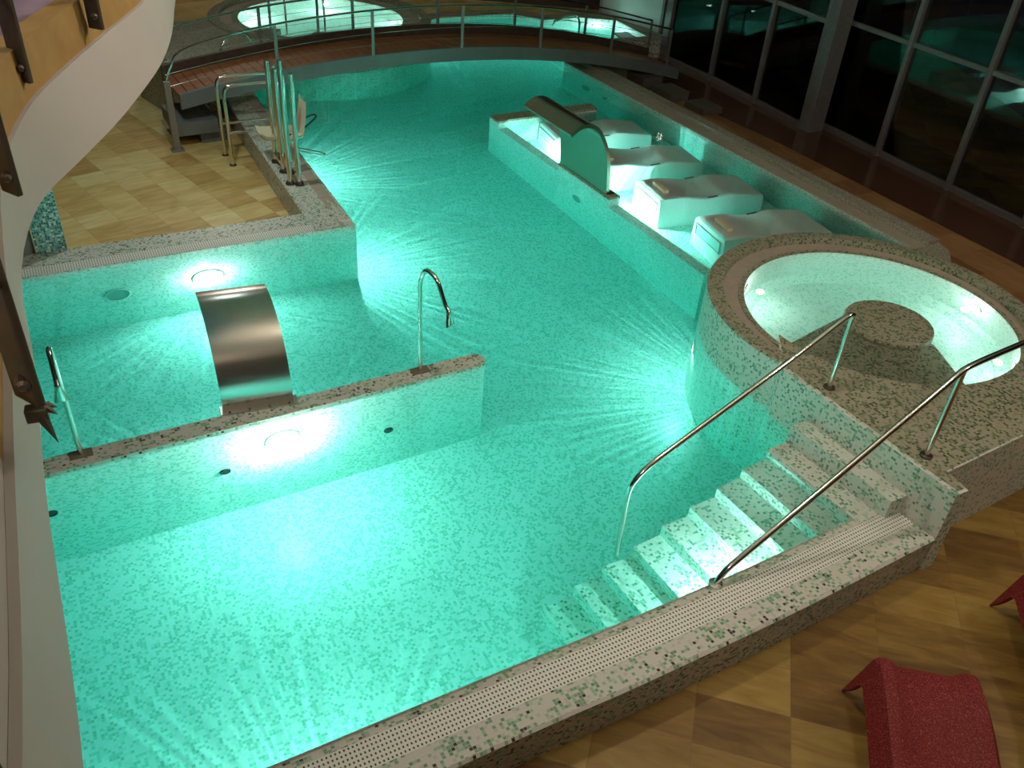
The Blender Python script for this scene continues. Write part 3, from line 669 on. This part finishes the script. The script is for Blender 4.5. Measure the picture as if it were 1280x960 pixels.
# two pale curved handrails in the far tub
for k, x in enumerate((-4.55, -3.85)):
    o = thing('tub_handrail', ('left' if k == 0 else 'right') + ' one of two thin curved grab rails dipping into the far round tub', 'handrail', (x, 16.3, .4), 0, 'grab rails of the far tub')
    b = MB(); b.tube(spline([(x, 16.25, .3), (x - .02, 16.32, .8), (x - .12, 16.6, 1.25), (x - .3, 17.1, 1.45), (x - .4, 17.5, 1.4)], 24), .018, 8); b.build('rail', M_STEEL, o, smooth=50)
o = thing('tub_handrail', 'short arched grab rail on the stone landing left of the footbridge', 'handrail', (-4.75, 14.3, .47))
b = MB(); b.tube(spline([(-5.05, 13.95, .45), (-4.98, 14.03, .75), (-4.85, 14.2, .88), (-4.7, 14.4, .85), (-4.6, 14.55, .47)], 24), .02, 8); b.build('rail', M_STEEL, o, smooth=50)
for k, (x, y) in enumerate(((-4.62, 15.52), (-3.78, 15.45))):
    b = MB(); b.box((x, y, .85), (.045, .045, .75), .3, bevel=.004)
    tag(b.build('rail_post', M_POST, loc=(x, y, .48)), ('left' if k == 0 else 'right') + ' one of two dark posts on the near kerb of the far round tub', 'post', 'posts on the far tub kerb')

# ------------------------------------------------------------------ pool lift on the left rim
PLF = thing('pool_lift', 'steel pool lift with a cream seat and tall tubes on the left rim', 'lift', (-3.4, 11.2, .05))
cols = [((-3.44, 11.22), 1.40), ((-3.36, 11.19), 1.36), ((-3.25, 10.90), 1.40), ((-3.16, 10.88), 1.34), ((-3.07, 10.53), 1.62), ((-2.95, 10.53), 1.47)]
for (x, y), h in cols:
    b = MB(); b.tube([(x, y, .05), (x, y, h * .5), (x, y, h)], .031, 12); c_ = b.build('column', M_STEEL, PLF, smooth=50)
    b = MB(); b.lathe((x, y, .05), [(.06, 0), (.06, .02), (.045, .05), (.033, .055)], 14); b.build('foot', M_DARKSTEEL, c_, smooth=40)
for (x, y), (x2, y2), h, hl in (((-4.48, 12.18), (-3.78, 12.63), .83, .17), ((-4.26, 11.83), (-3.58, 12.26), .83, .17)):
    d = V(x2 - x, y2 - y).normalized()
    b = MB(); b.tube(spline([(x, y, -.29), (x, y, .3), (x, y, h - .13), (x + d.x * .04, y + d.y * .04, h - .03), (x + d.x * .14, y + d.y * .14, h), (x2 - d.x * .14, y2 - d.y * .14, h), (x2 - d.x * .04, y2 - d.y * .04, h - .03), (x2, y2, h - .13), (x2, y2, .4), (x2, y2, .05)], 60), .024, 10); fr_ = b.build('hoop', M_STEEL, PLF, smooth=50)
    b = MB(); b.tube([(x, y, hl), ((x + x2) / 2, (y + y2) / 2, hl), (x2, y2, hl)], .02, 8); b.build('crossbar', M_STEEL, fr_, smooth=50)
    b = MB(); flange(b, x, y, -.3); b.build('foot', M_DARKSTEEL, fr_, smooth=40)
b = MB(); sc = V(-3.34, 11.42)
secs = [(-.36, .44, .16), (-.30, .40, .2), (0, .36, .21), (.2, .38, .2), (.25, .6, .19), (.28, .82, .15)]
ddx = V(.86, .5); ddy = V(-.5, .86); vs = []
for a, z, w in secs:
    for s in (-1, -.6, .6, 1):
        q = sc + ddx * a + ddy * (w * s); vs.append((q.x, q.y, z + (.05 if abs(s) == 1 else 0)))
fs = [(i * 4 + k, (i + 1) * 4 + k, (i + 1) * 4 + k + 1, i * 4 + k + 1) for i in range(5) for k in range(3)]
i0 = len(vs); vs2 = [(x - .0, y, z - .035) for x, y, z in vs]
b.mesh(vs + vs2, fs + [tuple(i0 + k for k in f)[::-1] for f in fs] + [(i * 4, i0 + i * 4, i0 + (i + 1) * 4, (i + 1) * 4) for i in range(5)] + [(i * 4 + 3, (i + 1) * 4 + 3, i0 + (i + 1) * 4 + 3, i0 + i * 4 + 3) for i in range(5)] + [(0, 1, i0 + 1, i0), (1, 2, i0 + 2, i0 + 1), (2, 3, i0 + 3, i0 + 2), (20, i0 + 20, i0 + 21, 21), (21, i0 + 21, i0 + 22, 22), (22, i0 + 22, i0 + 23, 23)])
b.build('seat', M_SEAT, PLF, smooth=60)
b = MB(); q = sc + ddx * .2
b.tube(spline([(q.x, q.y + .1, .52), (q.x + .16, q.y + .18, .58), (q.x + .2, q.y + .12, .56), (q.x + .04, q.y - .02, .42)], 20), .012, 8); b.build('grip', M_BLACK, PLF)
b = MB(); b.tube(spline([(q.x - .02, q.y - .1, .2), (q.x + .3, q.y + .0, .12), (q.x + .34, q.y - .06, .12), (q.x + .28, q.y - .1, .12), (q.x - .02, q.y - .18, .2)], 24), .009, 8); b.build('footrest', M_STEEL, PLF)
b = MB(); b.bar((-3.44, 11.22, .17), (-3.25, 10.9, .17), .05, .05); b.bar((-3.25, 10.9, .3), (-3.05, 10.55, .3), .05, .05); b.bar((-3.36, 11.19, .3), (-3.25, 11.4, .38), .05, .05); b.build('carriage', M_STEEL, PLF)

# ------------------------------------------------------------------ red loungers on the floor
def make_red():
    t = thing('heated_lounger', '', 'lounger', (0, 0, 0), 0, 'red loungers on the stone floor')
    # local: y = length towards the viewer (negative), origin under the far left corner, floor at z = 0
    W = .62
    prof = [(0, .395), (.06, .42), (.2, .425), (.4, .40), (.62, .35), (.85, .315), (1.05, .32), (1.25, .375), (1.38, .40), (1.52, .37), (1.75, .3), (1.9, .28)]
    pr = spline(prof, 46); rows = []
    for p in pr:
        s, z = p
        leg = max(0, 1 - s / .13) + max(0, 1 - (1.9 - s) / .16)
        leg = min(1, leg) ** .7
        lowz = lerp(z - .15, .0, leg)
        fl = lerp(.085, .12, leg)
        rows.append([(-fl + .03, -s, lowz), (-fl, -s, lowz), (-.02, -s, z - .035), (.0, -s, z), (.045, -s, z + .012), (.085, -s, z + .004), (.14, -s, z - .045), (W - .14, -s, z - .045), (W - .085, -s, z + .004), (W - .045, -s, z + .012), (W, -s, z), (W + .02, -s, z - .035), (W + fl, -s, lowz), (W + fl - .03, -s, lowz), (W - .04, -s, z - .09), (.04, -s, z - .09)])
    m = len(rows[0]); vs = [q for r in rows for q in r]
    fs = [(i * m + k, i * m + (k + 1) % m, (i + 1) * m + (k + 1) % m, (i + 1) * m + k) for i in range(len(rows) - 1) for k in range(m)]
    b = MB(); b.mesh(vs, fs + [tuple(range(m))[::-1], tuple((len(rows) - 1) * m + k for k in range(m))])
    o = b.build('shell', M_RED, t, smooth=45)
    return t
rd = make_red(); rd.location = (2.52, 3.68, -.3); rd.rotation_euler = (0, 0, math.radians(-8))
rd['label'] = 'dark red speckled lounger on the stone floor at the bottom right corner'
dup(rd, (3.88, 4.55, -.3), math.radians(-8), 'dark red lounger cut off by the right picture edge, only its corner visible')

# ------------------------------------------------------------------ small fittings
def disc(name, label, c, axis, r, cat, group, ringm=M_STEEL, facem=M_DRAIN):
    t = thing(name, label, cat, c, 0, group); ax = V(*axis).normalized()
    b = MB(); b.lathe(V(*c), [(r, 0), (r, .012), (r * .84, .016), (r * .84, .006)], 28, ax); b.build('ring', ringm, t, smooth=30)
    b = MB(); b.lathe(V(*c), [(r * .84, 0), (r * .84, .008), (0, .012)], 28, ax); b.build('cover', facem, t, smooth=30); return t
nearn = V(-.5, .86, 0)
PA, PB = V(-4.9, 4.10), V(-.36, 6.86); pdn = (PB - PA).normalized(); pnn = V(pdn.y, -pdn.x)
for lab, tt, zz in (('small dark inlet in the front partition face just left below the curved blade', 2.87, -.66), ('small dark inlet in the front partition face below the gooseneck spout', 4.36, -.74), ('small dark inlet in the front partition face at the gallery edge', 1.53, -.57)):
    q = PA + pdn * tt + pnn * .113
    disc('wall_inlet', lab, (q.x, q.y, zz), (pnn.x, pnn.y, 0), .045, 'inlet', 'small dark partition inlets', M_DRAIN)
disc('wall_inlet', 'round grey wall inlet in the back left basin, left of the lit underwater light', (-4.38, 8.103, -.67), (.51, -.86, 0), .14, 'inlet', 'round wall inlets', M_STEEL, plain('drain_grey', (.25, .42, .36), .5))
rn = V(-.854, -.52, 0)
M_INLET = plain('inlet_grey', (.2, .42, .38), .4)
disc('wall_inlet', 'round wall inlet below the right rim near the footbridge, larger of two', (.95, 16.5, -.64), rn, .13, 'inlet', 'round wall inlets', M_STEEL, M_INLET)
disc('wall_inlet', 'small round wall inlet below the right rim, right of the larger one', (1.285, 15.95, -.61), rn, .06, 'inlet', 'round wall inlets', M_STEEL, M_INLET)
c = LW[0] + ld * (((V(.81, 11.59) - LW[0]).dot(ld)))
disc('wall_inlet', 'round white-ringed inlet in the wall under the wide waterfall blade', (c.x, c.y, -.66), (-ln.x, -ln.y, 0), .13, 'inlet', 'round wall inlets', M_WHITE, M_INLET)

# partition panel beyond the far pool
pn = thing('screen_panel', 'pale upright panel beside the far pool behind the footbridge', 'panel', (1.95, 20.75, 0))
b = MB(); b.bar((1.42, 21.62, .95), (2.62, 20.05, .95), .05, 1.8); b.build('sheet', plain('pale_panel', (.55, .58, .56), .6), pn)
for x, y in ((1.40, 21.65), (2.64, 20.02)):
    b = MB(); b.box((x, y, .8), (.08, .08, 2.2), math.radians(-53), bevel=.005); b.build('post', M_CREAM if x < 2 else M_FRAME, pn)

# ------------------------------------------------------------------ lamps
def spot(loc, aim, power, angle=150, rad=.05, ribs=True, core=3.0, skirt=.27, tight=14, col=(.88, 1, .96), blend=.35, ribscale=30.0, seed=0):
    l = bpy.data.lights.new('lamp', 'SPOT'); l.energy = power; l.spot_size = math.radians(angle); l.spot_blend = blend; l.shadow_soft_size = rad; l.color = col
    o = bpy.data.objects.new('lamp', l); COL.objects.link(o); o.location = loc
    o.rotation_euler = V(*aim).to_track_quat('-Z', 'Y').to_euler()
    if ribs:
        l.use_nodes = True; t = l.node_tree; e = [n for n in t.nodes if n.type == 'EMISSION'][0]
        tc = N(t, 'ShaderNodeTexCoord'); sx = N(t, 'ShaderNodeSeparateXYZ'); t.links.new(tc.outputs['Normal'], sx.inputs[0])
        az = math_(t, 'ARCTAN2', sx.outputs[0], sx.outputs[2])
        no = N(t, 'ShaderNodeTexNoise', noise_dimensions='1D'); t.links.new(math_(t, 'ADD', az, seed * 3.7), no.inputs['W']); no.inputs['Scale'].default_value = ribscale; no.inputs['Detail'].default_value = 3
        t.links.new(ramp(t, [(.34, (.5, .5, .5)), (.5, (.85, .85, .85)), (.66, (1.65, 1.65, 1.65))], no.outputs['Fac'], False).outputs[0], e.inputs['Color'])
        cz = math_(t, 'MAXIMUM', math_(t, 'MULTIPLY', sx.outputs[2], 1), 0)
        t.links.new(math_(t, 'ADD', math_(t, 'MULTIPLY', math_(t, 'POWER', cz, tight), core), skirt), e.inputs['Strength'])
    return o
ulabs = {}
def ulamp(lab, c, n, power, fixture=True, lens=True, aimz=-.34, angle=165, r=.11, seed=0, halo=0, **kw):
    n = V(n[0], n[1], 0).normalized(); c = V(*c)
    if fixture:
        t = thing('underwater_light', lab, 'light', c, 0, 'underwater lights')
        b = MB(); b.lathe(c, [(r, -.01), (r, .015), (r * .8, .02), (r * .78, .004)], 24, n); b.build('ring', M_WHITE, t, smooth=30)
        b = MB(); b.lathe(c, [(r * .78, -.01), (r * .78, .004), (0, .01)], 24, n); b.build('lens', M_LENS, t, smooth=30)
    if halo:
        l = bpy.data.lights.new('halo_fill', 'POINT'); l.energy = halo; l.color = (.92, 1, .97); l.shadow_soft_size = .04  # added point light off the lens, brightens the wall around it
        o = bpy.data.objects.new('halo_fill', l); COL.objects.link(o); o.location = c + n * .15
    return spot(c + n * .05, (n.x, n.y, aimz), power, angle, .02, seed=seed, **kw)
# main pool
ulamp('lit underwater light on the back left basin wall behind the curved blade', (-3.55, 8.592, -.62), (.51, -.86), 170, seed=1, r=.17, halo=22)
ulamp('underwater light near the mosaic corner of the left rim', (-2.15, 9.73, -.5), (.87, .40), 330, seed=2, core=85, tight=24, aimz=-.5)
ulamp('underwater light in the left wall below the pool lift', (-3.42, 12.0, -.5), (.87, .40), 330, seed=3, core=75, tight=24, aimz=-.5)
dn = V(.52, -.855); q = V(-4.9, 4.1) + (V(-.36, 6.86) - V(-4.9, 4.1)).normalized() * 3.38 - V(-.52, .855) * .112
ulamp('underwater light on the front partition under the curved blade', (q.x, q.y, -.36), (.52, -.855), 140, seed=4, r=.15, aimz=-.9, tight=7, core=6, skirt=.3, halo=62)
ulamp('underwater light at the waterline of the round tub wall', (JC[0] - JR * .995, JC[1] + .12, -.42), (-1, .16), 330, seed=5, core=46, tight=26, aimz=-.62, skirt=.17)
ulamp('underwater light in the front wall below the white channel cover', (-.93, 2.80, -.6), (-.45, .89), 400, seed=6, core=44, tight=30, aimz=-.48, skirt=.14)
ulamp('underwater light in the front wall beside the stairs', (1.80, 4.43, -.30), (-.5, .86), 170, seed=7, r=.08, core=2.5, aimz=-.5)
q = LW[0] + ld * 1.35 + ln * .172; ulamp('underwater light behind the sunken wall left of the wide blade', (q.x, q.y, -.62), (ln.x, ln.y), 330, seed=8, core=.8, skirt=.4)
q = LW[0] + ld * 3.3 + ln * .172; ulamp('underwater light behind the sunken wall right of the wide blade', (q.x, q.y, -.62), (ln.x, ln.y), 400, seed=9, core=.8, skirt=.4)
ulamp('added underwater fill light on the hidden left wall of the front basin', (-6.55, 3.2, -.6), (1, 0), 60, seed=10)  # no lamp known here; added out of view to brighten the basin
ulamp('underwater light at the far end of the far pool', (1.3, 20.93, -.4), (0, -1), 260, halo=14, seed=11)
ulamp('underwater light in the far pool wall by the far round tub', (-2.2, 19.83, -.4), (.7, -.7), 220, seed=12)
qq = V(-4.9, 4.1) + (V(-.36, 6.86) - V(-4.9, 4.1)).normalized() * 3.12 + V(-.52, .855) * .085
ulamp('added underwater fill light on the rear face of the front partition behind the curved blade', (qq.x, qq.y, -.75), (-.52, .855), 200, seed=23, r=.09)  # added behind the blade, unseen, to brighten the back basin wall
# round tub
for k, (a, pw) in enumerate(((155, 9), (22, 8.5), (-28, 11))):
    n = V(-math.cos(math.radians(a)), -math.sin(math.radians(a)))
    ulamp(['underwater light on the left inner wall of the raised round tub', 'underwater light on the far inner wall of the raised round tub', 'underwater light on the right inner wall of the raised round tub by the platform'][k], (ICX - n.x * (JI - .002), ICY - n.y * (JI - .002), .2), n, pw, seed=13 + k, r=.08, halo=3.5, core=16, skirt=.7, tight=14, aimz=-.5)
for k, a in enumerate((100, 20, 170)):
    n = V(-math.cos(math.radians(a)), -math.sin(math.radians(a)))
    ulamp(['underwater light on the far inner wall of the far round tub', 'underwater light on the right inner wall of the far round tub', 'underwater light on the left inner wall of the far round tub'][k], (KC[0] - n.x * KI, KC[1] - n.y * KI, .15), n, 38, halo=2, seed=17 + k, r=.08, core=.5, skirt=.7)
# dim warm room lamps near the ceiling; window-side and far-corner ones are added fill
for loc, pw, sz in (((.2, 5.0, 5.3), 170, .15), ((2.8, 4.4, 5.3), 85, .15), ((8.2, 5.0, 5.6), 190, .15), ((-.8, -1.5, 5.6), 130, .15), ((-8.6, 22.5, 6.0), 120, .15)):
    l = bpy.data.lights.new('room_light', 'POINT'); l.energy = pw; l.color = (1, .88, .75); l.shadow_soft_size = sz
    o = bpy.data.objects.new('room_light', l); COL.objects.link(o); o.location = loc
spot((-3.9, 10.0, 3.3), (.05, .05, -1), 120, 120, .1, False, (1, .78, .48), .8)
spot((-6.0, 13.0, 3.3), (.2, .1, -1), 40, 120, .1, False, (1, .7, .4), .8)
spot((-2.6, 3.4, 5.8), (0, 0, -1), 30, 90, .1, False, (1, .7, .75), .8)

# ------------------------------------------------------------------ world, camera
w = bpy.data.worlds.new('night'); S.world = w; w.use_nodes = True
w.node_tree.nodes['Background'].inputs[0].default_value = (.35, .42, .6, 1); w.node_tree.nodes['Background'].inputs[1].default_value = .006
cam = bpy.data.cameras.new('camera'); co = bpy.data.objects.new('camera', cam); COL.objects.link(co); S.camera = co
cam.sensor_width = 36; cam.lens = 1085 * 36 / 1280; cam.clip_start = .02
# columns: camera right, up, back in world axes
r0 = V(0.9969525, 0.0454695, 0.0633895); dn0 = V(0.0780109, -0.5810844, -0.8100958); fw0 = V(0, 0.8125721, -0.5828607)
M = Matrix((( r0.x, -dn0.x, -fw0.x, 0), (r0.y, -dn0.y, -fw0.y, 0), (r0.z, -dn0.z, -fw0.z, 4.7), (0, 0, 0, 1)))
co.matrix_world = M
S.view_settings.view_transform = 'Standard'; S.view_settings.look = 'None'; S.view_settings.gamma = 1; S.view_settings.exposure = 0; S.view_settings.use_curve_mapping = False
S.cycles.max_bounces = 8; S.cycles.transmission_bounces = 8; S.cycles.transparent_max_bounces = 8; S.cycles.diffuse_bounces = 4; S.cycles.glossy_bounces = 4
S.cycles.sample_clamp_indirect = 30; S.cycles.caustics_refractive = True; S.cycles.caustics_reflective = True; S.cycles.blur_glossy = .5
